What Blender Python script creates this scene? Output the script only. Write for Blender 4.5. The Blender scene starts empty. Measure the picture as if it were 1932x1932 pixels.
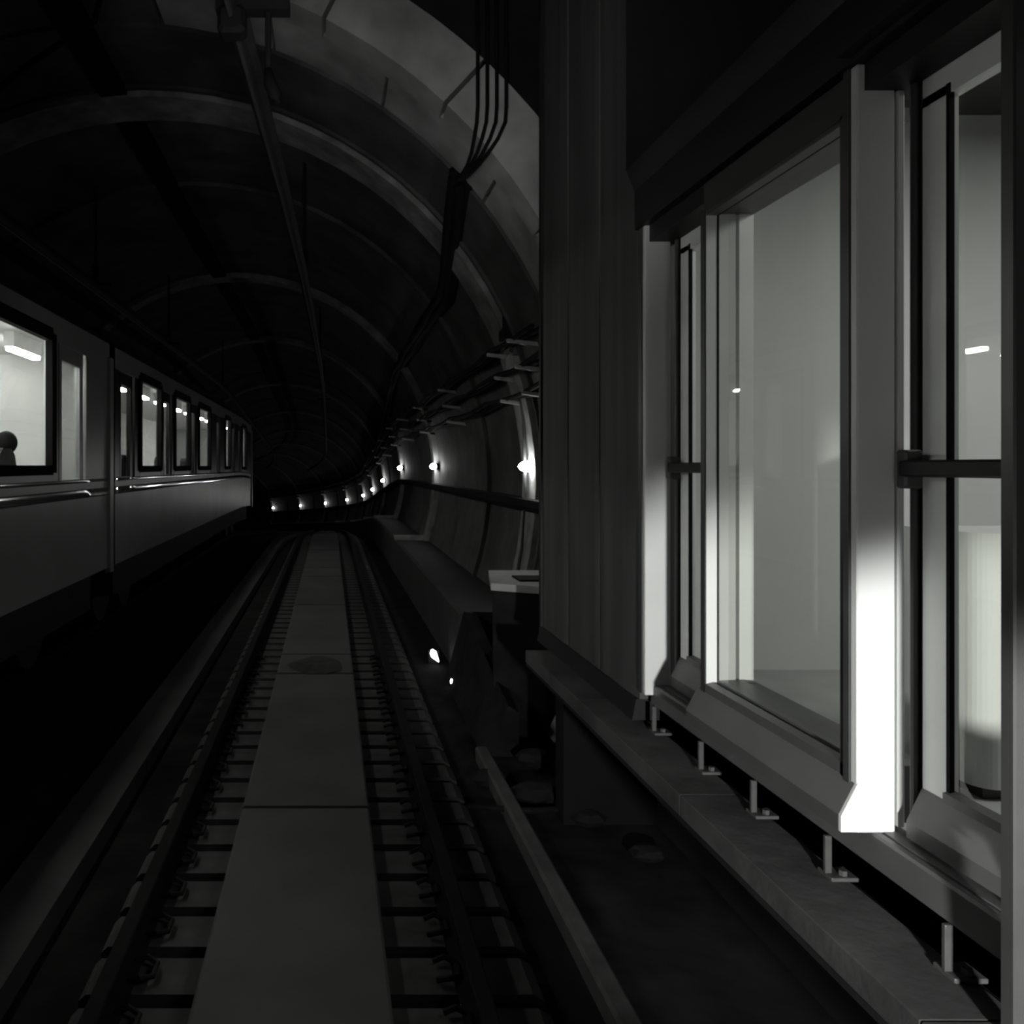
import bpy, bmesh, math, random
from mathutils import Vector, Matrix
random.seed(7)
S = bpy.context.scene
COL = S.collection
H = 2.07            # camera height over rail head; all z below are written relative to the camera and lifted by H
# ------------------------------------------------------------------ camera, world, lights, exposure
cam_d = bpy.data.cameras.new('camera'); cam = bpy.data.objects.new('camera', cam_d); COL.objects.link(cam)
cam.location = (0, 0, H); cam.rotation_euler = (math.pi/2, 0, 0)
cam_d.sensor_width = 36; cam_d.lens = 36*1500/1932
cam_d.shift_x = 344/1932; cam_d.shift_y = -86/1932
cam_d.clip_start = 0.05; cam_d.clip_end = 300
S.camera = cam
S.view_settings.view_transform = 'Standard'; S.view_settings.look = 'None'
S.view_settings.exposure = 0; S.view_settings.gamma = 1; S.view_settings.use_curve_mapping = False
w = bpy.data.worlds.new('world'); S.world = w; w.use_nodes = True
w.node_tree.nodes['Background'].inputs[0].default_value = (.8, 1, .8, 1)
w.node_tree.nodes['Background'].inputs[1].default_value = 0.0006
S.cycles.filter_width = 3.2
S.cycles.max_bounces = 6; S.cycles.diffuse_bounces = 3; S.cycles.transparent_max_bounces = 16
TINT = (.99, 1, .98)

def spot(name, loc, target, power, cone, blend, size):
    d = bpy.data.lights.new(name, 'SPOT'); d.energy = power; d.color = TINT
    d.spot_size = math.radians(cone); d.spot_blend = blend; d.shadow_soft_size = size
    o = bpy.data.objects.new(name, d); COL.objects.link(o)
    o.location = (loc[0], loc[1], loc[2]+H)
    v = Vector(target)-Vector(loc); o.rotation_euler = v.to_track_quat('-Z', 'Y').to_euler()
    return o
# the headlamp of the train the view is taken from, shining low along the platform doors
spot('train_headlamp', (.85, -.35, -.78), (1.86, 2.65, -1.20), 620, 42, .45, .05)
spot('screen_fill_spot', (.85, -.35, -.78), (1.5, 3.0, .3), 10, 120, 1, .06)  # wide fill added to lift the upper post faces
spot('screen_left_fill_spot', (-1.15, -.35, -.78), (1.5, 2.7, .25), 32, 54, 1, .06)  # unseen fill added from the left to brighten the door stiles
# unseen spot added to brighten the portal ring, no fixture stands there
spot('portal_fill_spot', (.1, 1.0, .4), (.75, 6.9, 3.35), 290, 54, 1, .3)
d = bpy.data.lights.new('platform_ceiling_light', 'AREA'); d.energy = 80; d.size = 2.2; d.shape = 'RECTANGLE'; d.size_y = 1.0; d.color = TINT
o = bpy.data.objects.new('platform_ceiling_light', d); COL.objects.link(o); o.location = (4.0, 1.9, 1.8+H)

# ------------------------------------------------------------------ materials
def mat(name, c, rough=.7, metal=0, var=.25, scale=6, bump=.15, spec=.4, dirt=0, stretch=(1, 1, 1), emit=None):
    m = bpy.data.materials.new(name); m.use_nodes = True
    nt = m.node_tree; N = nt.nodes; L = nt.links
    b = N['Principled BSDF']
    col = (c*TINT[0], c*TINT[1], c*TINT[2], 1) if not isinstance(c, tuple) else (*c, 1)
    b.inputs['Roughness'].default_value = rough; b.inputs['Metallic'].default_value = metal
    b.inputs['Specular IOR Level'].default_value = spec
    tc = N.new('ShaderNodeTexCoord'); mp = N.new('ShaderNodeMapping'); mp.inputs['Scale'].default_value = stretch
    L.new(tc.outputs['Object'], mp.inputs[0])
    n = N.new('ShaderNodeTexNoise'); n.inputs['Scale'].default_value = scale; n.inputs['Detail'].default_value = 6
    L.new(mp.outputs[0], n.inputs['Vector'])
    r = N.new('ShaderNodeMapRange'); r.inputs[1].default_value = .3; r.inputs[2].default_value = .7
    r.inputs[3].default_value = 1-var; r.inputs[4].default_value = 1+var
    L.new(n.outputs[0], r.inputs[0])
    mx = N.new('ShaderNodeMix'); mx.data_type = 'RGBA'; mx.blend_type = 'MULTIPLY'; mx.inputs[0].default_value = 1
    mx.inputs[6].default_value = col; L.new(r.outputs[0], mx.inputs[7])
    out = mx.outputs[2]
    if dirt:
        n2 = N.new('ShaderNodeTexNoise'); n2.inputs['Scale'].default_value = scale*.35; n2.inputs['Detail'].default_value = 3
        L.new(mp.outputs[0], n2.inputs['Vector'])
        r2 = N.new('ShaderNodeMapRange'); r2.inputs[1].default_value = .48; r2.inputs[2].default_value = .6
        r2.inputs[3].default_value = 1; r2.inputs[4].default_value = 1-dirt
        L.new(n2.outputs[0], r2.inputs[0])
        m2 = N.new('ShaderNodeMix'); m2.data_type = 'RGBA'; m2.blend_type = 'MULTIPLY'; m2.inputs[0].default_value = 1
        L.new(out, m2.inputs[6]); L.new(r2.outputs[0], m2.inputs[7]); out = m2.outputs[2]
    L.new(out, b.inputs['Base Color'])
    if bump:
        bp = N.new('ShaderNodeBump'); bp.inputs['Strength'].default_value = bump; bp.inputs['Distance'].default_value = .02
        L.new(n.outputs[0], bp.inputs['Height']); L.new(bp.outputs[0], b.inputs['Normal'])
    if emit:
        b.inputs['Emission Color'].default_value = (*TINT, 1); b.inputs['Emission Strength'].default_value = emit
    return m
def glass(name, tint=.96, rough=.02, ior=1.5):
    m = bpy.data.materials.new(name); m.use_nodes = True; nt = m.node_tree; N = nt.nodes; L = nt.links
    N.remove(N['Principled BSDF'])
    t = N.new('ShaderNodeBsdfTransparent'); t.inputs[0].default_value = (tint*.99, tint, tint*.98, 1)
    g = N.new('ShaderNodeBsdfGlossy'); g.inputs['Roughness'].default_value = rough
    f = N.new('ShaderNodeFresnel'); f.inputs[0].default_value = ior
    ge = N.new('ShaderNodeNewGeometry'); iv = N.new('ShaderNodeMath'); iv.operation = 'SUBTRACT'; iv.inputs[0].default_value = 1
    mu = N.new('ShaderNodeMath'); mu.operation = 'MULTIPLY'; L.new(ge.outputs['Backfacing'], iv.inputs[1]); L.new(iv.outputs[0], mu.inputs[0]); L.new(f.outputs[0], mu.inputs[1])
    mx = N.new('ShaderNodeMixShader'); L.new(mu.outputs[0], mx.inputs[0]); L.new(t.outputs[0], mx.inputs[1]); L.new(g.outputs[0], mx.inputs[2])
    L.new(mx.outputs[0], N['Material Output'].inputs[0]); return m
M = dict(
    lining=mat('dark_concrete_lining', .062, .8, var=.35, scale=2.2, dirt=.45, bump=.4),
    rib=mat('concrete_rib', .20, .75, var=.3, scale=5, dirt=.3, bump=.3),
    pale=mat('pale_portal_concrete', .30, .75, var=.3, scale=2.5, dirt=.35, bump=.5),  # light on the portal ring painted as a pale tone; also plinth cap
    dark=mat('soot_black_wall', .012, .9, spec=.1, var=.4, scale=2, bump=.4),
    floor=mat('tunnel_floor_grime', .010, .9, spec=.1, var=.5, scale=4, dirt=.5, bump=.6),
    slab=mat('slab_concrete', .075, .8, var=.18, scale=1.7, dirt=.18, bump=.25),
    sleeper=mat('sleeper_concrete', .045, .85, var=.25, scale=9, dirt=.3, bump=.3),
    rail=mat('rail_steel', .007, .8, metal=0, spec=.1, var=.3, scale=12),
    bench=mat('bench_concrete', .02, .8, var=.3, scale=3, dirt=.3, bump=.4),
    ledge=mat('platform_edge_concrete', .042, .85, var=.22, scale=5, dirt=.45, bump=.5),
    black=mat('black_rubber', .006, .8, spec=.1, var=.1, bump=0),
    cable=mat('cable_sheath', .006, .8, spec=.1, var=.2, bump=0),
    steel=mat('galvanised_steel', .06, .55, metal=.3, var=.2, scale=14),
    darksteel=mat('dark_steel', .008, .7, metal=0, spec=.15, var=.2, scale=10),
    conductor=mat('conductor_aluminium', .03, .6, metal=.2, var=.3, scale=8),
    box=mat('box_paint', .3, .5, var=.2, scale=8),
    white=mat('white_enamel_metal', .56, .42, var=.05, scale=3, bump=.03),
    frame=mat('dark_grey_frame_metal', .05, .4, metal=.2, var=.12, scale=5, bump=.03),
    kick=mat('grey_kick_plate_metal', .08, .42, metal=.1, var=.12, scale=4, bump=.04),
    stile=mat('light_grey_door_stile', .8, .4, metal=.1, var=.06, scale=4, bump=.02),
    panel=mat('rippled_dark_panel_metal', .05, .7, spec=.2, metal=.1, var=.25, scale=2, bump=.12, stretch=(1, 4, .25)),
    header=mat('black_header_metal', .010, .5, spec=.2, var=.2, scale=3, bump=.05),
    roomwall=mat('platform_plaster', .6, .7, var=.04, scale=1.2, bump=.02),
    roomfloor=mat('platform_floor_tile', .34, .5, var=.12, scale=3, bump=.02),
    trainbody=mat('train_grey_paint', .46, .32, metal=.15, var=.10, scale=1.4, dirt=.12, bump=.02),
    trainroof=mat('train_roof_grime', .02, .7, var=.3, scale=4),
    trainin=mat('train_interior_laminate', .78, .5, var=.08, scale=3, bump=.02),
    trainband=mat('train_dark_window_band', .03, .3, var=.1, bump=0),
    chrome=mat('polished_streak_strip', .75, .085, metal=.95, var=.1, scale=10, bump=0),
    seat=mat('seat_fabric', .02, .9, var=.2, scale=30),
    glass=glass('window_glass', .93),
    dimglass=glass('tinted_door_glass', .65),
    bulb=mat('lamp_diffuser', .8, .4, var=0, bump=0, emit=85),
    glareglow=mat('floor_glare_glow', .8, .4, var=0, bump=0, emit=5),  # glow that stands for glare spots on the floor
    tube=mat('train_tube_diffuser', .8, .4, var=0, bump=0, emit=85),
    mud=mat('dried_mud', .03, .95, var=.4, scale=9, bump=.6),
)
# ------------------------------------------------------------------ track alignment: straight, then a bend left and a falling gradient
R0, S0, SD, G = 86.0, 44.0, 22.0, .0755
def drop(s):
    if s < SD: return 0
    if s < SD+6: return -G*(s-SD)**2/12
    return -G*(s-SD-3)
def T(x, s, z):
    if s <= S0: return Vector((x, s, z+drop(s)+H))
    p = (s-S0)/R0
    return Vector((-R0*(1-math.cos(p))+x*math.cos(p), S0+R0*math.sin(p)+x*math.sin(p), z+drop(s)+H))
def I(x, s, z): return Vector((x, s, z+H))

class MB:
    def __init__(self): self.v = []; self.f = []
    def add(self, vs, fs):
        n = len(self.v); self.v += [Vector(a) for a in vs]; self.f += [tuple(i+n for i in f) for f in fs]; return self
    def loft(self, rings, closed=True, caps=True):
        n = len(rings[0]); vs = [p for r in rings for p in r]; fs = []
        for i in range(len(rings)-1):
            for j in range(n if closed else n-1):
                a = i*n+j; b = i*n+(j+1) % n
                fs.append((a, b, b+n, a+n))
        if closed and caps:
            fs.append(tuple(range(n))[::-1]); k = (len(rings)-1)*n; fs.append(tuple(range(k, k+n)))
        return self.add(vs, fs)
    def sweep(self, prof, ss, closed=True, fn=T):
        return self.loft([[fn(x, s, z) for x, z in prof] for s in ss], closed)
    def box(self, x0, x1, s0, s1, z0, z1, fn=T, step=4):
        n = max(1, math.ceil((s1-s0)/step)) if s1 > 20 and fn is T else 1
        return self.sweep([(x0, z0), (x1, z0), (x1, z1), (x0, z1)], [s0+(s1-s0)*i/n for i in range(n+1)], fn=fn)
    def bbox(self, x0, x1, s0, s1, z0, z1, b=.006, fn=T):       # box with bevelled long edges
        p = [(x0+b, z0), (x1-b, z0), (x1, z0+b), (x1, z1-b), (x1-b, z1), (x0+b, z1), (x0, z1-b), (x0, z0+b)]
        q = [((x-(x0+x1)/2)*.0+x, z) for x, z in p]
        sh = lambda p_, k: [((x-(x0+x1)/2)*(1-2*k/(x1-x0))+(x0+x1)/2, (z-(z0+z1)/2)*(1-2*k/(z1-z0))+(z0+z1)/2) for x, z in p_]
        return self.loft([[fn(x, s0, z) for x, z in sh(p, b)], [fn(x, s0+b, z) for x, z in q], [fn(x, s1-b, z) for x, z in q], [fn(x, s1, z) for x, z in sh(p, b)]])
    def tube(self, pts, r, n=8):
        pts = [Vector(p) for p in pts]; rings = []
        rr = r if isinstance(r, (list, tuple)) else [r]*len(pts)
        for i, p in enumerate(pts):
            d = (pts[min(i+1, len(pts)-1)]-pts[max(i-1, 0)]).normalized()
            u = d.cross(Vector((0, 0, 1)))
            if u.length < .1: u = d.cross(Vector((0, 1, 0)))
            u.normalize(); v = d.cross(u)
            rings.append([p+(u*math.cos(2*math.pi*k/n)+v*math.sin(2*math.pi*k/n))*rr[i] for k in range(n)])
        return self.loft(rings)
    def ball(self, c, rx, ry, rz, n=12, m=8):
        c = Vector(c); rings = []
        for i in range(m+1):
            a = -math.pi/2+math.pi*i/m; a = max(-1.5, min(1.5, a))
            rings.append([c+Vector((rx*math.cos(a)*math.cos(2*math.pi*k/n), ry*math.cos(a)*math.sin(2*math.pi*k/n), rz*math.sin(a))) for k in range(n)])
        return self.loft(rings)
    def build(self, name, m, parent=None, smooth=False, **tags):
        if parent is not None: org = parent.matrix_world.translation if False else Vector(parent['_o'])
        else:
            mn = [min(v[i] for v in self.v) for i in range(3)]; mxx = [max(v[i] for v in self.v) for i in range(3)]
            org = Vector(((mn[0]+mxx[0])/2, (mn[1]+mxx[1])/2, mn[2]))
        me = bpy.data.meshes.new(name); me.from_pydata([v-org for v in self.v], [], self.f)
        bm = bmesh.new(); bm.from_mesh(me); bmesh.ops.recalc_face_normals(bm, faces=bm.faces); bm.to_mesh(me); bm.free()
        if smooth: me.polygons.foreach_set('use_smooth', [True]*len(me.polygons))
        me.materials.append(M[m]); me.update()
        o = bpy.data.objects.new(name, me); COL.objects.link(o)
        o['_o'] = org
        if parent is not None: o.parent = parent
        else: o.location = org
        for k, v in tags.items(): o[k] = v
        return o
def empty(name, loc, **tags):
    o = bpy.data.objects.new(name, None); COL.objects.link(o); o.location = loc; o['_o'] = Vector(loc); o.empty_display_size = .1
    for k, v in tags.items(): o[k] = v
    return o
def copy_tree(o, delta, parent=None, **tags):
    c = o.copy(); COL.objects.link(c)
    if parent is None: c.location = o.location+Vector(delta)
    else: c.parent = parent
    for k, v in tags.items(): c[k] = v
    for ch in list(o.children): copy_tree(ch, delta, c)
    return c
def span(a, b, st): 
    n = max(1, math.ceil((b-a)/st)); return [a+(b-a)*i/n for i in range(n+1)]

# ------------------------------------------------------------------ tunnel vault (setting)
CX, CZ, RR = -2.0, -.22, 4.32
YP = 6.4                                    # tunnel mouth
def arc(r, a0, a1, n): return [(CX+r*math.sin(a0+(a1-a0)*i/n), CZ+r*math.cos(a0+(a1-a0)*i/n)) for i in range(n+1)]
AE = math.acos(-2.13/RR)                    # where the vault meets the floor
vault = empty('ceiling_tunnel_vault', I(CX, YP, -2.35), kind='structure')
def ringsolid(mb, r0, r1, s0, s1, a0=-AE, a1=AE, n=48, st=2):
    prof = arc(r0, a0, a1, n)+arc(r1, a0, a1, n)[::-1]
    return mb.sweep(prof, span(s0, s1, st))
# lining rings, each cast ring its own piece, 4 mm-proud edges and recessed joints between
edges = [7.4, 8.62, 9.25, 11.55, 14.2, 16.9, 17.35, 20.2, 22.6, 24.9, 25.35, 28.2, 30.8, 32.9, 33.35, 37, 40.9, 41.35, 45, 48.9, 49.35, 53, 56.9, 57.35, 61, 64.9, 65.35, 69, 72.9, 73.35, 77, 80.9, 81.35, 86, 92, 100, 112]
for i in range(len(edges)-1):
    a, b = edges[i], edges[i+1]
    rib = b-a < .7
    mb = MB()
    if rib:
        ringsolid(mb, RR-.085, RR+.3, a, b-.03)
        mb.build('rib', 'rib', vault, kind='structure')
    else:
        ringsolid(mb, RR+(i % 3)*.012, RR+.3, a, b-.04)
        mb.build('lining_ring', 'lining', vault, kind='structure')
mb = MB(); ringsolid(mb, RR+.1, RR+.5, 7.3, 112, st=4); mb.build('joint_filler', 'dark', vault, kind='structure')
# slim bead in front of the double rib
for s in (8.52, 9.3, 11.5): 
    mb = MB(); ringsolid(mb, RR-.035, RR+.2, s, s+.07); mb.build('joint_bead', 'lining', vault, kind='structure')
# portal rings: separate segments, light painted pale on the right haunch, shade dark on the left
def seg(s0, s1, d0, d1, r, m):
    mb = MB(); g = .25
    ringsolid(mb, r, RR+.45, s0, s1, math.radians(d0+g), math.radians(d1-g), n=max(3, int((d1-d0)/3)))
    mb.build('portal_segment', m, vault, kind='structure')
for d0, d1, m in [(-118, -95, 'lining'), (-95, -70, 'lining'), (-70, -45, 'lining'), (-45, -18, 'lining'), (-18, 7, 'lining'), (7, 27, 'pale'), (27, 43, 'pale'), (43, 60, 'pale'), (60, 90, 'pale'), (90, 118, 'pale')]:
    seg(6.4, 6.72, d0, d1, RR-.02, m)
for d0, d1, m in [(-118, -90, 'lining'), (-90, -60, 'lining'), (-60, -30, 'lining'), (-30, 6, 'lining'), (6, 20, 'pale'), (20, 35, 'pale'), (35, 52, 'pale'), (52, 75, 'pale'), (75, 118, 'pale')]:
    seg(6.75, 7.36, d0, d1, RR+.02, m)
# headwall round the mouth
mb = MB()
out = [(3.2, -2.35), (3.2, 3.95), (-7.6, 3.95), (-7.6, -2.35)]
arcp = arc(RR+.45, AE, -AE, 48)
vs = []; fs = []
def sq(p):   # project an arc point radially on to the wall's outer rectangle
    dx, dz = p[0]-CX, p[1]-CZ; k = 1e9
    if dx > 1e-6: k = min(k, (5.2)/dx)
    if dx < -1e-6: k = min(k, -5.6/dx)
    if dz > 1e-6: k = min(k, 4.6/dz)
    if dz < -1e-6: k = min(k, -2.4/dz)
    k = max(k, 1.001)
    return (CX+dx*k, CZ+dz*k)
for i in range(len(arcp)-1):
    a, b = arcp[i], arcp[i+1]; A, B = sq(a), sq(b)
    mb.loft([[I(x, 6.42, z) for x, z in (a, b, B, A)], [I(x, 6.75, z) for x, z in (a, b, B, A)]])
mb.build('wall_portal', 'dark', kind='structure')
# cavern shell
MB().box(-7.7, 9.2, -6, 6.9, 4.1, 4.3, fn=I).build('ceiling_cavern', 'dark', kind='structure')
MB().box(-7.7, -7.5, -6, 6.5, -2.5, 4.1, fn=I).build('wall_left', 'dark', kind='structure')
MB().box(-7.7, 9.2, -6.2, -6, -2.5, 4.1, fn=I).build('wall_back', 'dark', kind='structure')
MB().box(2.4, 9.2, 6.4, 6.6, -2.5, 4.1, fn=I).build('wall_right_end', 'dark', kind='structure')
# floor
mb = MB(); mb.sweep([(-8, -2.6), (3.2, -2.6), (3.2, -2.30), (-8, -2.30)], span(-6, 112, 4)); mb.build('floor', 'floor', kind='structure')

# ------------------------------------------------------------------ near track
TC = -.15
trk = empty('railway_track', I(TC, 2, -2.3), label='near railway track with short-spaced concrete sleepers between the two platforms of dark floor', category='track')
def rail(x, parent, s0=-3, s1=100):
    p = [(-.07, -2.205), (.07, -2.205), (.07, -2.19), (.012, -2.175), (.012, -2.115), (.036, -2.105), (.036, -2.075), (.028, -2.07), (-.028, -2.07), (-.036, -2.075), (-.036, -2.105), (-.012, -2.115), (-.012, -2.175), (-.07, -2.19)]
    MB().sweep([(x+a, z) for a, z in p], span(s0, 20, 4)+span(20, s1, 2)[1:]).build('rail', 'rail', parent)
rail(TC-.7525, trk); rail(TC+.7525, trk)
p = [(-.90, -2.31), (1.05, -2.31), (1.05, -2.235), (1.0, -2.205), (-.87, -2.205), (-.90, -2.235)]
mb = MB(); s_ = 2.0
mb.loft([[I(TC+x, s_+dy, z) for x, z in p] for dy in (0, .245)])
sl0 = mb.build('sleeper', 'sleeper', trk)
def clipmesh(side):
    m = MB(); x = TC+side*.655
    m.tube([I(x-.05, s_+.06, -2.185), I(x, s_+.05, -2.17), I(x+.05, s_+.08, -2.18), I(x+.05, s_+.17, -2.18), I(x, s_+.2, -2.17), I(x-.05, s_+.19, -2.185)], .012, 6)
    return m
sl0['_o'] = trk['_o']
c0 = clipmesh(-1).build('rail_clip', 'darksteel', sl0); c1 = clipmesh(1).build('rail_clip', 'darksteel', sl0)
k = 1
while s_+k*.33 < 42:
    s = s_+k*.33
    o = sl0.copy(); COL.objects.link(o); o.location = (0, k*.33, drop(s)); o.rotation_euler.x = 0
    if s < 9:
        for c in (c0, c1):
            q = c.copy(); COL.objects.link(q); q.parent = o
    k += 1
# centre slab panels
wk = empty('centre_walkway', I(TC, 2, -2.2), label='pale concrete slab walkway running between the near rails', category='walkway')
js = [(-2, 1.7), (1.74, 4.94), (4.98, 8.14), (8.19, 8.98), (9.03, 12.2), (12.24, 15.4), (15.44, 16.7), (16.74, 20.2), (20.24, 24.2), (24.24, 28.2), (28.24, 32.2), (32.24, 36.2), (36.24, 40.2), (40.24, 44.2)]
for a, b in js:
    mb = MB(); lx, rx = -.545, .245
    mb.sweep([(lx, -2.25), (rx, -2.25), (rx, -2.135), (rx-.012, -2.125), (lx+.012, -2.125), (lx, -2.135)], span(a, b, 1.5))
    mb.build('slab_panel', 'slab', wk)
mb = MB()
rg = []
for i in range(7):
    t = i/6; y = 8.12+.75*t; hw = .29*math.sin(math.pi*min(max(t*.8+.12, 0), 1)); 
    rg.append([I(-.14+hw*math.cos(a)*1.0+.03*math.sin(3*t*3), y, -2.12+.028*math.sin(math.pi*t)*max(0, math.sin(a))+.002) for a in [j*math.pi/7 for j in range(8)]])
mb.loft(rg, closed=False); mb.build('mud_heap', 'mud', smooth=True, label='low dark heap of dried mud on the centre slab by its second joint', category='mud')
# left track
t2 = empty('railway_track', I(-3.86, 2, -2.3), label='far-left railway track in shadow beneath the lit metro cars', category='track')
rail(-3.86-.7525, t2, 1); rail(-3.86+.7525, t2, 1)
# kerb and channel between tracks
MB().sweep([(-1.72, -2.32), (-1.36, -2.32), (-1.38, -2.19), (-1.68, -2.17)], span(2.5, 44, 2)).build('trim_1', 'bench', kind='structure')
# conduit strip right of the near track
mb = MB().sweep([(1.14, -2.31), (1.23, -2.31), (1.235, -2.2), (1.22, -2.185), (1.15, -2.185), (1.135, -2.2)], span(2.0, 6.2, 1)); 
mb.build('cable_duct', 'sleeper', label='straight narrow concrete cable duct on the floor right of the near rail', category='duct')
MB().tube([I(x, y, z) for x, y, z in [(.72, 5.2, -2.26), (.95, 5.22, -2.235), (1.3, 5.16, -2.235), (1.5, 5.24, -2.26)]], .02).build('floor_cable', 'cable', label='thin black cable lying across the floor right of the near rail', category='cable')

# ------------------------------------------------------------------ right-hand bench, pipes, trays in the tunnel
bench = MB().sweep([(1.40, -2.32), (2.2, -2.32), (2.35, -1.59), (1.45, -1.57), (1.41, -1.61)], span(8.6, 20, 3)+span(20, 110, 2)[1:]).build('trim_2', 'bench', kind='structure')
for s in (17.0, 25.0, 33.0, 41, 49, 57):
    MB().sweep([(1.40, -1.58), (2.15, -1.58), (2.15, -1.49), (1.38, -1.49)], [s, s+.25]).build('step_rib', 'rib', bench)
MB().sweep([(2.18, -.50), (2.4, -.50), (2.4, -.36), (2.13, -.36), (2.13, -.44)], span(6.5, 20, 2)+span(20, 110, 2)[1:]).build('pipe_shelf', 'dark', label='long dark pipe shelf along the right tunnel wall below the lamps', category='shelf')
tray = empty('cable_tray', I(2.0, 9, .6), label='cable tray of black cables high on the right tunnel wall above the lamps', category='cable tray')
for j, z in enumerate((.72, .98, 1.24)):
    x = CX+math.sqrt(RR**2-(z-CZ)**2)-.14
    for dx in (-.09, 0, .05):
        sv = span(7.2, 20, 1)+span(20, 100, 2)[1:]
        MB().tube([T(x+dx, s, z+.05+.03*math.sin(s*2.1+j+dx*9)) for s in sv], .024, 6).build('cable', 'cable', tray)
for s in [7.9]+[8.9+8*i for i in range(10)]+[13, 21, 29]:
    for z in (.72, .98, 1.24):
        x = CX+math.sqrt(RR**2-(z-CZ)**2)
        MB().sweep([(x-.30, z+.03), (x-.30, z-.0), (x+.02, z-.05), (x+.02, z-.005)], [s, s+.05]).build('bracket', 'box', tray)
# heavy bundle on the haunch, turning up over the portal
pts = [(2.62, 6.30, 1.26), (2.70, 6.9, 1.22)]
bund = empty('cable_bundle', I(1.4, 8, 2.3), label='thick black cable bundle sagging along the right shoulder of the vault', category='cables')
path = [(1.24, 7.35, 2.68), (1.33, 8.2, 2.55), (1.46, 9.5, 2.36), (1.55, 10.4, 2.26), (1.54, 13, 2.25), (1.57, 18.4, 2.2), (1.8, 23.5, 1.88), (1.9, 27, 1.45), (1.95, 32, 1.35), (1.95, 50, 1.35), (1.95, 70, 1.35)]
def interp(path, st=.8):
    r = []
    for a, b in zip(path[:-1], path[1:]):
        n = max(1, int((b[1]-a[1])/st)); r += [tuple(a[q]+(b[q]-a[q])*i/n for q in range(3)) for i in range(n)]
    return r+[path[-1]]
pp = interp(path)
for j, (dx, dz) in enumerate([(0, 0), (-.07, .03), (-.03, -.08), (.05, -.05), (-.1, -.04), (-.05, .09)]):
    MB().tube([T(x+dx+.012*math.sin(s*3+j), s, z+dz+.02*math.sin(s*1.7+j*2)) for x, s, z in pp], .06, 7).build('cable', 'cable', bund, smooth=True)
for j in range(4):
    xt = 1.17+.075*j; lb = ['leftmost', 'second from the left', 'third from the left', 'rightmost'][j]
    MB().tube([I(xt, 6.3, 3.95), I(xt, 6.28, 3.3), I(xt, 6.28, 2.85), I(xt-.008, 6.28, 2.72), I(xt-.025-.012*j, 6.30, 2.60), I(1.13+.045*j, 6.34, 2.50), I(1.115+.030*j, 6.45, 2.44), I(1.115+.022*j, 6.7, 2.46), I(1.14+.018*j, 7.05, 2.55), I(1.2+.01*j, 7.4, 2.66)], .0155, 8).build('feeder_cable', 'cable', smooth=True,
        label=f'black feeder cable dropping over the portal edge, {lb} of the four', category='cable', group='feeder cables over the portal')
# flat black strip along the crown
mb = MB(); prof = arc(RR-.07, math.radians(-6.5), math.radians(-2.6), 4)+arc(RR+.05, math.radians(-6.5), math.radians(-2.6), 4)[::-1]
mb.sweep(prof, span(6.3, 44, 2)+span(44, 100, 2)[1:]).build('crown_strip', 'black', label='flat black strip running along the crown of the vault', category='duct')

# ------------------------------------------------------------------ wall lamps
def lamp(k):
    s = 8.93+8*k; base = T(2.3, s, -.02)
    where = ['nearest lamp on the tunnel wall, a big glare beside the dark panel end', 'second lamp along the tunnel wall, beside a brightly lit rib', 'third lamp along the tunnel wall, beside a lit rib', 'fourth lamp along the tunnel wall', 'fifth lamp along the tunnel wall', 'sixth lamp along the tunnel wall', 'seventh lamp along the wall, fourth from the far left end', 'eighth lamp along the wall, third from the far left end', 'ninth lamp, second from the far left end of the row', 'farthest and leftmost lamp of the row in the tunnel bend'][k]
    e = empty('wall_lamp', base, label='glowing '+where, category='lamp', group='lamps on the right tunnel wall')
    x = 2.215
    if k >= 3: s -= .1
    c = T(x-.03, s-.15, 0)
    MB().ball(c, .065 if k else .10, .06, .055).build('diffuser', 'bulb', e, smooth=True)
    MB().box(x+.03, x+.09, s-.23, s-.07, -.07, .07).build('housing', 'darksteel', e)
    MB().tube([T(x+.06, s-.15, 0), T(x+.1, s-.08, 0), T(x+.13, s-.05, -.1)], .012, 6).build('bracket_arm', 'darksteel', e)
for k in range(10): lamp(k)
glarec = T(1.2, 9.25, -2.18)  # glowing teardrop added for a glare spot on the floor, housing made up
e = empty('floor_glare_spot', T(1.2, 9.25, -2.3), label='small glowing teardrop glare spot low on the floor right of the rails', category='lamp')
MB().tube([T(1.185, 9.2, -2.12), T(1.195, 9.2, -2.15), T(1.21, 9.2, -2.19), T(1.24, 9.2, -2.23), T(1.262, 9.2, -2.26)], [.012, .036, .036, .018, .005], 8).build('lens', 'glareglow', e, smooth=True)
MB().box(1.15, 1.27, 9.24, 9.30, -2.31, -2.14).build('housing', 'darksteel', e)
e = empty('floor_glare_spot', T(1.28, 8.3, -2.3), label='tiny faint glare spot on the floor nearer than the teardrop one', category='lamp')
MB().ball(T(1.273, 8.3, -2.245), .014, .02, .028, 8, 6).build('lens', 'glareglow', e, smooth=True)
MB().box(1.26, 1.32, 8.33, 8.37, -2.31, -2.2).build('housing', 'darksteel', e)

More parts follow.
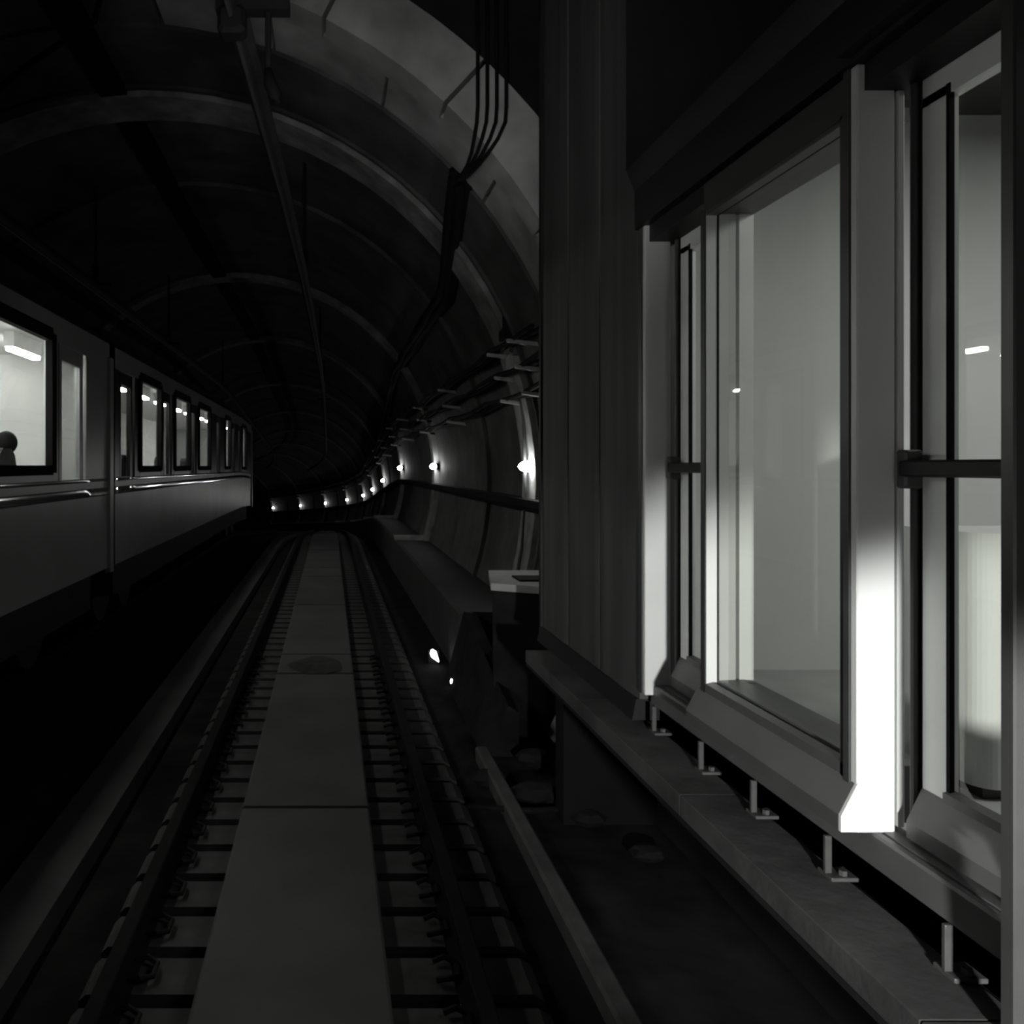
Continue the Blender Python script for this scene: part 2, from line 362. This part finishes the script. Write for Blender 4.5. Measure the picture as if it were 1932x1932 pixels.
# ------------------------------------------------------------------ portal plinth, rubble and boxes at the right foot of the tunnel
pl = empty('concrete_plinth', I(1.6, 6.9, -2.3), label='tall pale-topped concrete plinth at the foot of the tunnel mouth beside dark panel', category='plinth')
mb = MB(); q = [(1.40, 6.8), (1.80, 6.62), (2.2, 6.62), (2.2, 7.62), (1.56, 7.62)]
mb.loft([[I(x, y, z) for x, y in q] for z in (-2.35, -1.06)]); mb.build('shaft', 'floor', pl)
mb = MB(); q2 = [(1.38, 6.8), (1.80, 6.58), (2.2, 6.58), (2.2, 7.66), (1.53, 7.66)]
mb.loft([[I(x, y, z) for x, y in q2] for z in (-1.06, -1.0)]); mb.build('cap', 'pale', pl)
MB().box(1.65, 1.95, 6.9, 7.2, -1.0, -.985, fn=I).build('recess_plate', 'dark', pl)
def rock(c, r, seed):
    rnd = random.Random(seed); b = MB(); b.ball(I(*c), r*1.3, r, r*.6, 7, 4)
    for v in b.v:
        k = 1+rnd.uniform(-.25, .25); v.x = c[0]+(v.x-c[0])*k; v.y = c[1]+(v.y-c[1])*k
    return b
rk = [(1.42, 5.45, -2.24, .13, 'wide flat pale rubble lump at the foot of the plinth, nearest the platform'), (1.15, 5.75, -2.25, .10, 'small rubble lump left of the flat one beside the near rail'),
      (1.55, 6.0, -2.2, .12, 'pale rubble lump close against the plinth front'), (1.66, 5.1, -2.25, .09, 'dark rubble lump under the platform end'), (1.85, 4.6, -2.24, .08, 'small dark stone in shadow below the platform edge')]
for i, (x, y, z, r, l) in enumerate(rk):
    rock((x, y, z), r, i).build('rubble_lump', 'floor', label=l, category='rubble', group='rubble by the plinth')
# sloping haunch left of plinth
mb = MB(); mb.loft([[I(x, y, z) for x, z in pr] for y, pr in ((6.3, [(1.2, -2.31), (1.5, -2.31), (1.5, -1.95), (1.42, -1.9)]), (8.6, [(1.25, -2.31), (1.6, -2.31), (1.6, -1.6), (1.45, -1.57)]))])
mb.build('trim_3', 'floor', kind='structure')
e = empty('junction_box', I(2.1, 8.7, 1.2), label='pale metal junction box on the tunnel wall above the nearest lamp', category='junction box')
MB().bbox(1.95, 2.25, 8.62, 8.80, 1.06, 1.22).build('box', 'box', e); MB().bbox(1.97, 2.23, 8.60, 8.622, 1.08, 1.20, .003).build('lid', 'box', e)
e = empty('junction_box', I(2.1, 8.7, 1.5), label='dark cluster box with cable glands over the pale junction box', category='junction box')
MB().bbox(1.87, 2.12, 8.55, 8.8, 1.38, 1.72).build('box', 'darksteel', e)
for j in range(3): MB().tube([I(1.91+.08*j, 8.6, 1.38), I(1.90+.08*j, 8.58, 1.32), I(1.86+.1*j, 8.6, 1.24)], .018, 6).build('cable_gland', 'steel', e)
for j in range(3): MB().tube([I(1.89+.09*j, 8.6, 1.72), I(1.84+.09*j, 8.5, 1.9), I(1.80+.1*j, 8.45, 2.15)], .02, 6).build('cable_tail', 'cable', e)
# conduits down the wall beside the nearest lamp
for j, (x0, x1) in enumerate(((2.10, 2.16), (2.19, 2.24))):
    MB().tube([I(x0-.02, 8.8, 1.05), I(x1, 8.85, .5), I(x1+.02, 8.85, -.3), I(x1-.02, 8.85, -.9), I(x1-.16, 8.8, -1.6)], .02, 6).build('wall_conduit', 'steel', label=f'{["left", "right"][j]}-hand steel conduit running down the wall at the nearest lamp', category='conduit', group='conduits at the nearest lamp')

# ------------------------------------------------------------------ overhead conductor rails
def crail(path, label):
    e = empty('conductor_rail', I(path[0][0], path[0][1], path[0][2]), label=label, category='overhead rail')
    pth = interp(path, 1.0)
    mb = MB(); mb.loft([[T(x+a, s, z+b) for a, b in ((-.018, -.05), (.018, -.05), (.03, .0), (.018, .01), (.018, .05), (.06, .055), (.06, .075), (-.06, .075), (-.06, .055), (-.018, .05), (-.018, .01), (-.03, .0))] for x, s, z in pth])
    mb.build('rail_profile', 'conductor', e)
    MB().tube([T(x, s, z-.06) for x, s, z in pth], .012, 6).build('contact_wire', 'steel', e)
    return e
cr = crail([(-.56, 2.4, 2.28), (-.49, 4.0, 2.3), (-.41, 6.65, 2.33), (-.34, 9.6, 2.34), (-.30, 12.2, 2.34), (-.23, 18.5, 2.34), (-.2, 26, 2.34), (-.2, 60, 2.34)], 'overhead conductor rail above the near track, long dark bar descending to the tunnel')
cl = crail([(-3.35, 2.4, 2.5), (-3.3, 11, 2.5), (-3.3, 16, 2.5), (-3.3, 26, 2.5), (-3.3, 60, 2.5)], 'overhead conductor rail above the roofs of the lit metro cars')
def hanger(x, s, zb, ztop, label, grp, cross=False):
    e = empty('rail_hanger', T(x, s, zb), label=label, category='hanger', group=grp)
    MB().tube([T(x, s, ztop), T(x, s, zb+.28)], .02, 8).build('rod', 'darksteel', e)
    mb = MB(); pts = []; rr = []
    for i in range(9): pts.append(T(x, s, zb+.28-.03*i)); rr.append(.055 if i % 2 else .03)
    mb.tube(pts, rr, 10).build('insulator', 'cable', e)
    MB().box(x-.22, x+.22, s-.03, s+.03, zb-.0, zb+.035).build('clamp', 'darksteel', e)
    return e
vz = lambda x: CZ+math.sqrt(RR**2-(x-CX)**2)
e = empty('rail_hanger', I(-.4, 4.0, 2.3), label='near hanger with crossbar and hanging insulator rod at the top of the view', category='hanger')
MB().box(-.57, -.2, 3.96, 4.04, 2.28, 2.335, fn=I).build('crossbar', 'darksteel', e)
MB().tube([I(-.31, 4.0, 4.1), I(-.31, 4.0, 1.98)], .016, 8).build('rod', 'darksteel', e)
MB().tube([I(-.31, 4.0, 2.0), I(-.30, 4.0, 1.93), I(-.27, 4.0, 1.86), I(-.268, 4.0, 1.83)], [.018, .034, .034, .02], 10).build('insulator', 'cable', e, smooth=True)
MB().bbox(-.56, -.42, 3.94, 4.06, 2.16, 2.30, .02, fn=I).build('clamp', 'darksteel', e)
MB().tube([I(-.5, 4.0, 4.1), I(-.5, 4.0, 2.3)], .045, 8).build('drop_tube', 'darksteel', e)
hanger(-.31, 9.9, 2.42, vz(-.3)+.05, 'second hanger of the near-track conductor rail, in front of the double rib', 'conductor rail hangers')
hanger(-.22, 18.5, 2.42, vz(-.2)+.05, 'third hanger of the near-track conductor rail, deep in the dark vault', 'conductor rail hangers')
hanger(-.2, 27, 2.42, vz(-.2)+.05, 'farthest hanger of the near-track conductor rail', 'conductor rail hangers')
hanger(-3.3, 11.2, 2.55, vz(-3.3)+.05, 'leftmost hanger over the metro cars', 'hangers over the metro cars')
hanger(-3.3, 16.3, 2.5, vz(-3.3)+.05, 'second hanger over the metro cars, right of the leftmost one', 'hangers over the metro cars')
hanger(-3.3, 24.5, 2.5, vz(-3.3)+.05, 'farthest hanger over the metro cars', 'hangers over the metro cars')
MB().tube([I(-1.2, 5, 4.1), I(-1.35, 5, 3.3), I(-1.48, 5, 2.8), I(-1.66, 5, 2.68), I(-1.9, 5, 2.52), I(-2.1, 5, 2.36), I(-2.5, 5, 2.2), I(-3.35, 5, 2.55)], .02, 8).build('hanging_cable', 'cable', smooth=True, label='dark slack cable curving down at the top left corner', category='cable')

# ------------------------------------------------------------------ metro cars on the left track
XS, XB, XM = -2.56, -5.16, -3.86
def car(s0, s1, doors, windows, label, band):
    e = empty('metro_car', T(XM, s0, -1.9), label=label, category='train', group='metro cars on the left track')
    Z0, ZW0, ZW1, ZR = -1.17, -.02, 1.17, 1.42
    body = MB(); bandm = MB() if band else body
    def side(a, b, z0, z1, x0=XS-.06, x1=XS, m=None): (m or body).box(x0, x1, a, b, z0, z1, step=3)
    side(s0, s1, Z0, -.14); side(s0, s1, 1.17, ZR)
    op = sorted([(a, b, 0) for a, b in windows]+[(a, b, 1) for a, b in doors])
    cur = s0
    for a, b, d_ in op:
        if a > cur: side(cur, a, -.14, 1.17, m=bandm)
        if not d_: side(a, b, -.14, 0.0)
        cur = b
    side(cur, s1, -.14, 1.17, m=bandm)
    if band: bandm.build('window_band', 'trainband', e)['kind'] = 'stuff'
    body.box(XB, XB+.06, s0, s1, Z0, ZR, step=3)
    body.box(XB, XS, s0, s0+.06, Z0, ZR); body.box(XB, XS, s1-.06, s1, Z0, ZR)
    body.build('body', 'trainbody', e)
    pr = [(XS+.015, ZR), (XS-.05, 1.50), (XS-.25, 1.60), (XS-.7, 1.68), (XM, 1.71), (XB+.7, 1.68), (XB+.25, 1.60), (XB+.05, 1.50), (XB, ZR)]
    MB().sweep(pr, span(s0, s1, 2)).build('roof', 'trainroof', e)
    MB().sweep([(XS-.35, 1.66), (XS-.85, 1.66), (XS-.8, 1.80), (XS-.4, 1.80)], span(s0+.8, s1-.8, 2)).build('roof_fairing', 'trainroof', e)
    MB().box(XB+.06, XS-.06, s0, s1, -1.08, -1.0, step=3).build('floor_panel', 'trainroof', e)
    MB().box(XB+.06, XB+.1, s0+.06, s1-.06, -1.0, 1.3, step=3).build('interior_lining', 'trainin', e)
    MB().box(XB+.1, XS-.06, s0+.06, s1-.06, 1.3, 1.34, step=3).build('interior_ceiling', 'trainin', e)
    for xx, zt, a in ((XM+.78, 1.12, s0+.35),)+(() if band else ((XM-.55, 1.24, s0+1.0),)):
        while a+.75 < s1:
            MB().box(xx-.035, xx+.035, a, a+.7, zt, zt+.03).build('ceiling_tube', 'tube', e)
            MB().box(xx-.05, xx+.05, a-.02, a+.72, zt+.03, 1.3).build('tube_housing', 'trainin', e); a += 1.45
    for a, b in windows:
        f = MB()
        for bx in ((a-.09, a+.03, -.06, 1.22), (b-.03, b+.09, -.06, 1.22)): f.box(XS-.04, XS+.025, *bx)
        f.box(XS-.04, XS+.025, a, b, -.08, .01); f.box(XS-.04, XS+.025, a, b, 1.15, 1.27)
        fo = f.build('window_frame', 'black', e)
        MB().box(XS-.03, XS-.02, a, b, 0, 1.17).build('pane', 'glass', fo)
    for a, b in doors:
        f = MB(); g = .04; m_ = min(.12, (b-a)*.15)
        f.box(XS-.075, XS-.02, a+g, b-g, -1.02, -.13); f.box(XS-.075, XS-.02, a+g, b-g, 1.02, 1.17)
        f.box(XS-.075, XS-.02, a+g, a+g+m_, -.13, 1.02); f.box(XS-.075, XS-.02, b-g-m_, b-g, -.13, 1.02)
        do = f.build('door', 'trainband' if band else 'trainbody', e)
        MB().box(XS-.05, XS-.04, a+g+m_, b-g-m_, -.13, 1.02).build('pane', 'dimglass', do)
        MB().box(XS-.09, XS-.005, a, a+g, -1.05, 1.2).build('door_seal', 'black', do)
    cr_ = lambda zc, r: MB().sweep([(XS-.01, zc-r)]+[(XS+.012+.14*r/2*(1-(t/6-1)**2), zc-r+r*t/6) for t in range(13)]+[(XS-.01, zc+r)], span(s0+.03, s1-.03, 1))
    cr_(-.285, .045).build('streak_strip', 'chrome', e, smooth=True); cr_(-.155, .018).build('upper_streak_strip', 'chrome', e, smooth=True)  # polished strips added and curved to catch the lamps as streaks
    MB().box(XS-.02, XS+.04, s1-.16, s1-.02, Z0-.05, 1.25).build('corner_pillar', 'trainbody', e)
    u = MB(); u.box(XB+.2, XS-.12, s0+.4, s1-.4, -1.6, -1.17, step=3); u.build('underframe', 'trainroof', e)
    for sb in (s0+1.8, s1-1.8):
        if s0 < sb < s1:
            for ds in (-.6, .6):
                for xx in (XM-.75, XM+.75):
                    c = T(xx, sb+ds, -1.66); 
                    MB().tube([c+Vector((-.06, 0, 0)), c+Vector((.06, 0, 0))], .4, 14).build('wheel', 'trainroof', e)
    # bench seat backs under the windows
    for a, b in windows:
        n = max(1, round((b-a)/.55))
        for i in range(n):
            c = a+(i+.5)*(b-a)/n
            if i % 2: continue
            mb = MB(); w2 = .2
            pr = [(-w2, -.55), (w2, -.55), (w2*1.02, .0), (w2*.85, .10), (w2*.45, .16), (-w2*.45, .16), (-w2*.85, .10), (-w2*1.02, 0)]
            mb.loft([[T(XS-xo, c+q, z) for q, z in pr] for xo in (.28, .38)]); mb.build('seat_back', 'seat', e)
    return e
car(1.5, 9.30, [(7.5, 8.36)], [(3.6, 5.15), (5.55, 7.30)], 'near metro car with large bright window at the left edge', False)
wl = [(10.75, 12.0), (13.15, 14.5), (15.55, 17.0), (19.5, 20.4)]
dl = [(9.68, 10.45), (12.25, 12.9), (14.65, 15.3), (18.0, 18.6), (20.9, 21.5), (22.3, 22.8)]
car(9.42, 26, dl, wl+[(23.3, 24.3)], 'farther metro car with a row of lit windows receding into the bend', True)

# seated passenger behind the big window of the near car
def passenger(x, y):
    J = dict(pel=(0, 0, -.50), sp=(0, 0, -.28), ch=(0, 0, -.06), nk=(0, 0, .06), h0=(-.005, 0, .12), h1=(-.012, 0, .20), h2=(-.008, 0, .27),
             sL=(0, -.17, -.01), eL=(-.06, -.22, -.27), wL=(-.26, -.14, -.38), fL=(-.33, -.10, -.40), sR=(0, .17, -.01), eR=(-.06, .22, -.27), wR=(-.26, .14, -.38), fR=(-.33, .10, -.40),
             hL=(-.03, -.09, -.52), kL=(-.44, -.11, -.50), aL=(-.45, -.11, -.92), tL=(-.60, -.12, -.96), hR=(-.03, .09, -.52), kR=(-.44, .11, -.50), aR=(-.45, .11, -.92), tR=(-.60, .12, -.96), ns=(-.10, 0, .185))
    RD = dict(pel=.13, sp=.12, ch=.13, nk=.055, h0=.065, h1=.088, h2=.07, sL=.065, eL=.045, wL=.03, fL=.03, sR=.065, eR=.045, wR=.03, fR=.03, hL=.09, kL=.065, aL=.045, tL=.03, hR=.09, kR=.065, aR=.045, tR=.03, ns=.018)
    E = 'pel-sp sp-ch ch-nk nk-h0 h0-h1 h1-h2 ch-sL sL-eL eL-wL wL-fL ch-sR sR-eR eR-wR wR-fR pel-hL hL-kL kL-aL aL-tL pel-hR hR-kR kR-aR aR-tR h1-ns'.split()
    K = list(J); me = bpy.data.meshes.new('person'); me.from_pydata([J[k] for k in K], [tuple(K.index(q) for q in e_.split('-')) for e_ in E], [])
    o = bpy.data.objects.new('person', me); COL.objects.link(o); o.location = (x, y, H)
    o.modifiers.new('skin', 'SKIN'); sb = o.modifiers.new('sub', 'SUBSURF'); sb.levels = sb.render_levels = 2
    for i, k in enumerate(K):
        v = me.skin_vertices[0].data[i]; v.radius = (RD[k], RD[k]); v.use_root = (k == 'pel')
    me.materials.append(M['seat'])
    o['label'] = 'seated passenger in dark clothes, seen from behind through the big metro window'; o['category'] = 'person'
    h = MB().ball((x+.018, y, H+.215), .098, .092, .105, 14, 10)
    o['_o'] = Vector((x, y, H)); h.build('hair', 'black', o, smooth=True)
passenger(-2.93, 7.16)
# ------------------------------------------------------------------ right: platform edge, screen doors, station room
MB().box(1.5, 2.1, 5.1, 5.28, -2.31, -1.34, fn=I).build('wall_platform_dark_fill', 'black', kind='structure')  # black block added to fill the dark under the platform end
# platform slab (setting)
MB().sweep([(2.1, -2.32), (2.2, -2.32), (9, -2.32), (9, -1.24), (1.31, -1.24), (1.31, -1.33), (2.1, -1.42)], [-5, 5.30], fn=I).build('floor_platform_slab', 'dark', kind='structure')
led = empty('platform_edge', I(1.4, 2, -1.24), label='long worn concrete platform edge strip below the glazed screen', category='platform edge')
ys = [-3, -.5, .6, 1.75, 2.95, 4.15, 5.28]
for a, b in zip(ys[:-1], ys[1:]):
    MB().bbox(1.30, 1.53, a+.0015, b-.0015, -1.30, -1.22, .003, fn=I).build('edge_stone', 'ledge', led)
MB().box(1.56, 8.8, -4, 4.4, -1.24, -1.10, fn=I).build('floor_platform', 'roomfloor', kind='structure')
MB().box(1.72, 8.8, 4.3, 4.4, -1.1, 1.9, fn=I).build('wall_platform_end', 'roomwall', kind='structure')
MB().box(8.7, 8.8, -4, 4.3, -1.1, 1.9, fn=I).build('wall_platform_right', 'roomwall', kind='structure')
MB().box(1.72, 8.8, -4, -3.9, -1.1, 1.9, fn=I).build('wall_platform_near', 'roomwall', kind='structure')
MB().box(1.72, 8.8, -4, 4.4, 1.9, 2.0, fn=I).build('ceiling_platform', 'frame', kind='structure')
MB().box(1.62, 1.72, -4, 5.3, 1.2, 4.1, fn=I).build('wall_right', 'header', kind='structure')
e = empty('ceiling_lamp', I(3.6, 1.9, 1.8), label='flat ceiling lamp over the platform behind the glass', category='lamp')
MB().box(2.5, 4.7, 1.4, 2.4, 1.85, 1.9, fn=I).build('lamp_body', 'white', e)
# white block added to give a bright patch behind the glass
e = empty('platform_bright_block', I(2.4, 2.75, -1.1), label='low white block behind the glass of the near recessed door', category='block')
pts = [(2.20, 2.60)]+[(2.20-.07*math.sin(math.pi/2*i/8), 2.67-.07*math.cos(math.pi/2*i/8)) for i in range(9)]+[(2.13, 2.95), (2.9, 2.95), (2.9, 2.60)]
mb = MB(); mb.loft([[I(x, y, z) for x, y in pts] for z in (-1.06, -.22)]); mb.build('body', 'roomwall', e)
MB().box(2.16, 2.88, 2.63, 2.93, -1.1, -1.06, fn=I).build('plinth', 'frame', e)

XM_, XR = 1.46, 1.60        # front plane of the protruding leaves; plane of the recessed emergency doors
def fixed_leaf(y0, y1, label, grp):
    """protruding glazed leaf between a near post (y0) and a far jamb (y1)"""
    e = empty('glazed_screen_leaf', I(1.5, (y0+y1)/2, -1.02), label=label, category='screen door', group=grp)
    # near post: white box section seen end-on, dark face towards the track
    MB().bbox(XM_, 1.566, y0, y0+.03, -1.015, 1.115, .004, fn=I).build('post_face', 'white', e)
    MB().bbox(1.572, 1.592, y0+.0, y0+.03, -1.0, 1.1, .003, fn=I).build('post_trim', 'white', e)
    MB().box(XM_-.004, 1.60, y0+.03, y0+.055, -1.01, 1.115, fn=I).build('post_back', 'frame', e)
    mb = MB(); mb.box(XM_, XM_+.03, y0+.055, y0+.075, -.9, 1.0, fn=I); mb.box(XM_, XM_+.03, y0+.055, y1, .99, 1.10, fn=I)
    mb.box(XM_, XM_+.03, y1-.006, y1+.03, -.9, 1.0, fn=I); mb.build('front_frame', 'frame', e)
    # far jamb reveals facing the viewer
    MB().box(XM_+.004, 1.505, y1-.01, y1+.02, -.86, .985, fn=I).build('jamb_reveal', 'white', e)
    MB().box(1.513, 1.578, y1-.01, y1+.02, -.86, .985, fn=I).build('jamb_reveal', 'white', e)
    MB().box(1.505, 1.513, y1-.012, y1+.02, -.86, .985, fn=I).build('gasket', 'black', e)
    MB().box(1.592, 1.648, y1-.01, y1+.02, -.9, .99, fn=I).build('jamb_reveal', 'stile', e)
    # soffit of the header reveal
    MB().box(1.505, 1.513, y0+.06, y1, .975, .985, fn=I).build('gasket', 'black', e)
    MB().box(1.513, 1.648, y0+.06, y1, .98, 1.02, fn=I).build('head_reveal', 'kick', e)
    MB().box(XM_+.004, 1.505, y0+.06, y1, .975, 1.02, fn=I).build('head_reveal', 'kick', e)
    # glass
    MB().box(1.507, 1.512, y0+.056, y1-.013, -.87, .985, fn=I).build('pane', 'glass', e)
    # sill rail and sloping kick plate with bright end cap
    prof = [(XM_+.003, -.875), (XM_-.045, -.968), (XM_-.045, -1.012), (1.56, -1.012), (1.56, -.875)]
    if y0 > 1:
        MB().sweep(prof, [y0+.012, y1+.06], fn=I).build('kick_plate', 'kick', e)
        MB().sweep([(x, z) for x, z in prof[:3]]+[(XM_+.003, -1.012)], [y0, y0+.011], fn=I).build('end_cap', 'white', e)
    else:
        MB().box(1.50, 1.55, y0+.06, 1.66, -1.1, -.87, fn=I).build('lower_panel', 'header', e)
        MB().bbox(1.432, 1.47, 1.662, 1.70, -1.21, 1.3, .004, fn=I).build('corner_post', 'frame', e)
    MB().sweep([(XM_+.0, -.878), (XM_+.0, -.845), (XM_+.03, -.838), (XM_+.03, -.878)], [y0+.056, y1], fn=I).build('sill_bead', 'kick', e)
    MB().sweep([(XM_+.045, -.878), (XM_+.045, -.832), (1.60, -.828), (1.60, -.878)], [y0+.056, y1], fn=I).build('sill_bead', 'kick', e)
    MB().box(1.592, 1.66, y0+.03, y1, -1.0, -.84, fn=I).build('inner_sill', 'kick', e)
    return e
def emergency(y0, y1, label, grp):
    """recessed door from y0 (near) to y1 (far) with push bar"""
    e = empty('emergency_door', I(XR, (y0+y1)/2, -1.0), label=label, category='door', group=grp)
    mb = MB(); yf = y1-.055
    MB().box(XR, XR+.03, yf-.085, yf, -.87, .99, fn=I).build('stile', 'stile', e)
    MB().box(XR-.003, XR+.010, yf-.097, yf-.085, -.87, .99, fn=I).build('gasket', 'black', e)
    MB().box(XR, XR+.04, y0, y0+.07, -.87, .99, fn=I).build('stile', 'stile', e)
    MB().box(XR, XR+.04, y0, yf, .965, 1.05, fn=I).build('top_rail', 'stile', e)
    MB().box(XR+.010, XR+.018, y0+.07, yf-.0855, -.87, .985, fn=I).build('pane', 'glass', e)
    prof = [(XR-.002, -.868), (XR-.044, -.955), (XR-.044, -1.0), (XR+.05, -1.0), (XR+.05, -.868)]
    MB().sweep(prof, [y0, yf], fn=I).build('kick_plate', 'kick', e)
    MB().sweep([(XR-.012, -.87), (XR-.012, -.845), (XR+.014, -.838), (XR+.014, -.87)], [y0, yf-.085], fn=I).build('sill_bead', 'kick', e)
    # dark channel beside the door and pivot
    MB().box(XR+.0, XR+.02, y1-.05, y1-.012, -1.0, 1.1, fn=I).build('channel', 'header', e)
    MB().tube([I(XR-.008, y1-.035, -1.0), I(XR-.008, y1-.035, 1.08)], .010, 8).build('pivot_rod', 'kick', e)
    pb = MB(); pb.bbox(XR-.055, XR-.025, y0, y1-.035, -.028, .017, .006, fn=I); bar = pb.build('push_bar', 'header', e)
    MB().bbox(XR-.05, XR-.0, y1-.06, y1-.02, -.06, .045, .006, fn=I).build('bar_bracket', 'kick', bar)
    return e
fixed_leaf(2.20, 3.10, 'wide white-framed glazed screen leaf in the middle of the platform screen', 'glazed leaves of the platform screen')
fixed_leaf(.80, 1.695, 'nearest glazed screen leaf, only its dark stile and bright edge at the right border', 'glazed leaves of the platform screen')
emergency(1.75, 2.20, 'near recessed glass door with black push bar, right of the thick white post', 'recessed emergency doors')
emergency(3.145, 3.68, 'far recessed narrow glass door with black push bar, left of the wide glazed leaf', 'recessed emergency doors')
# end post and end panels
e = empty('end_post', I(1.5, 3.7, -1.06), label='white post between the dark end panels and the far narrow door', category='post')
MB().bbox(XM_, 1.578, 3.68, 3.71, -1.06, 1.12, .004, fn=I).build('post_face', 'white', e)
MB().box(XM_-.004, 1.62, 3.71, 3.75, -1.06, 1.14, fn=I).build('post_back', 'frame', e)
e = empty('end_panel_screen', I(1.5, 4.6, -1.1), label='tall dark rippled metal panels closing the end of the platform screen', category='panel')
for a, b in ((3.755, 4.30), (4.31, 4.88), (4.89, 5.46)):
    mb = MB(); n = 9
    top = [(XM_+.002*math.sin(i*1.1+a*7)+(0 if 0 < i < n else .004), a+.004+(b-a-.008)*i/n) for i in range(n+1)]
    pr = top+[(1.60, b-.004), (1.60, a+.004)]
    mb.loft([[I(x, y, z) for x, y in pr] for z in (-1.10, 3.95)]); mb.build('panel', 'panel', e)
MB().box(XM_-.012, 1.6, 5.46, 5.5, -1.14, 3.95, fn=I).build('corner_strip', 'header', e)
MB().sweep([(XM_-.01, -1.10), (XM_-.03, -1.20), (1.6, -1.20), (1.6, -1.10)], [3.76, 5.48], fn=I).build('skirting', 'header', e)
# header over the doors
e = empty('screen_header', I(1.55, 2, 1.1), label='black header box running over the glazed platform screen', category='header')
MB().sweep([(1.44, 1.115), (1.62, 1.115), (1.62, 3.9), (1.40, 3.9), (1.40, 1.40), (1.44, 1.30)], [-3, 3.755], fn=I).build('header_box', 'header', e)
MB().box(1.40, 1.44, -3, 2.20, 1.13, 1.16, fn=I).build('header_lip', 'header', e)
MB().box(1.48, 1.62, -3, 3.72, 1.04, 1.115, fn=I).build('header_soffit', 'header', e)
MB().box(1.385, 1.40, -3, 2.25, 1.34, 1.36, fn=I).build('header_lip', 'header', e)
# sill beam
e = empty('sill_beam', I(1.52, 2, -1.1), label='long grey metal sill beam under the glazed platform screen', category='beam')
MB().sweep([(1.495, -1.10), (1.50, -1.02), (1.508, -1.014), (1.526, -1.014), (1.526, -1.024), (1.534, -1.024), (1.534, -1.012), (1.60, -1.012), (1.60, -1.10)], [-3, 3.7], fn=I).build('beam', 'kick', e)
MB().sweep([(1.56, -1.24), (1.6, -1.24), (1.6, -1.10), (1.56, -1.10)], [-3, 5.4], fn=I).build('recess_plate', 'header', e)
lb = ['farthest anchor bracket, under the far narrow door', 'second farthest anchor bracket, under the far end of the wide leaf', 'middle anchor bracket, under the wide glazed leaf', 'fourth anchor bracket, under the thick white post', 'nearest anchor bracket, under the near recessed door']
for y, l in zip((3.64, 3.18, 2.785, 2.37, 1.91), lb):
    e = empty('anchor_bracket', I(1.5, y, -1.22), label=l+' on the edge strip', category='bracket', group='anchor brackets under the screen')
    MB().bbox(1.475, 1.495, y-.005, y+.008, -1.215, -1.10, .002, fn=I).build('upright', 'steel', e)
    MB().bbox(1.475, 1.555, y-.035, y+.035, -1.222, -1.21, .002, fn=I).build('foot', 'steel', e)
    MB().tube([I(1.52, y-.015, -1.21), I(1.52, y-.015, -1.195)], .012, 6).build('bolt', 'steel', e)

for o in list(bpy.data.objects):
    if '_o' in o: del o['_o']
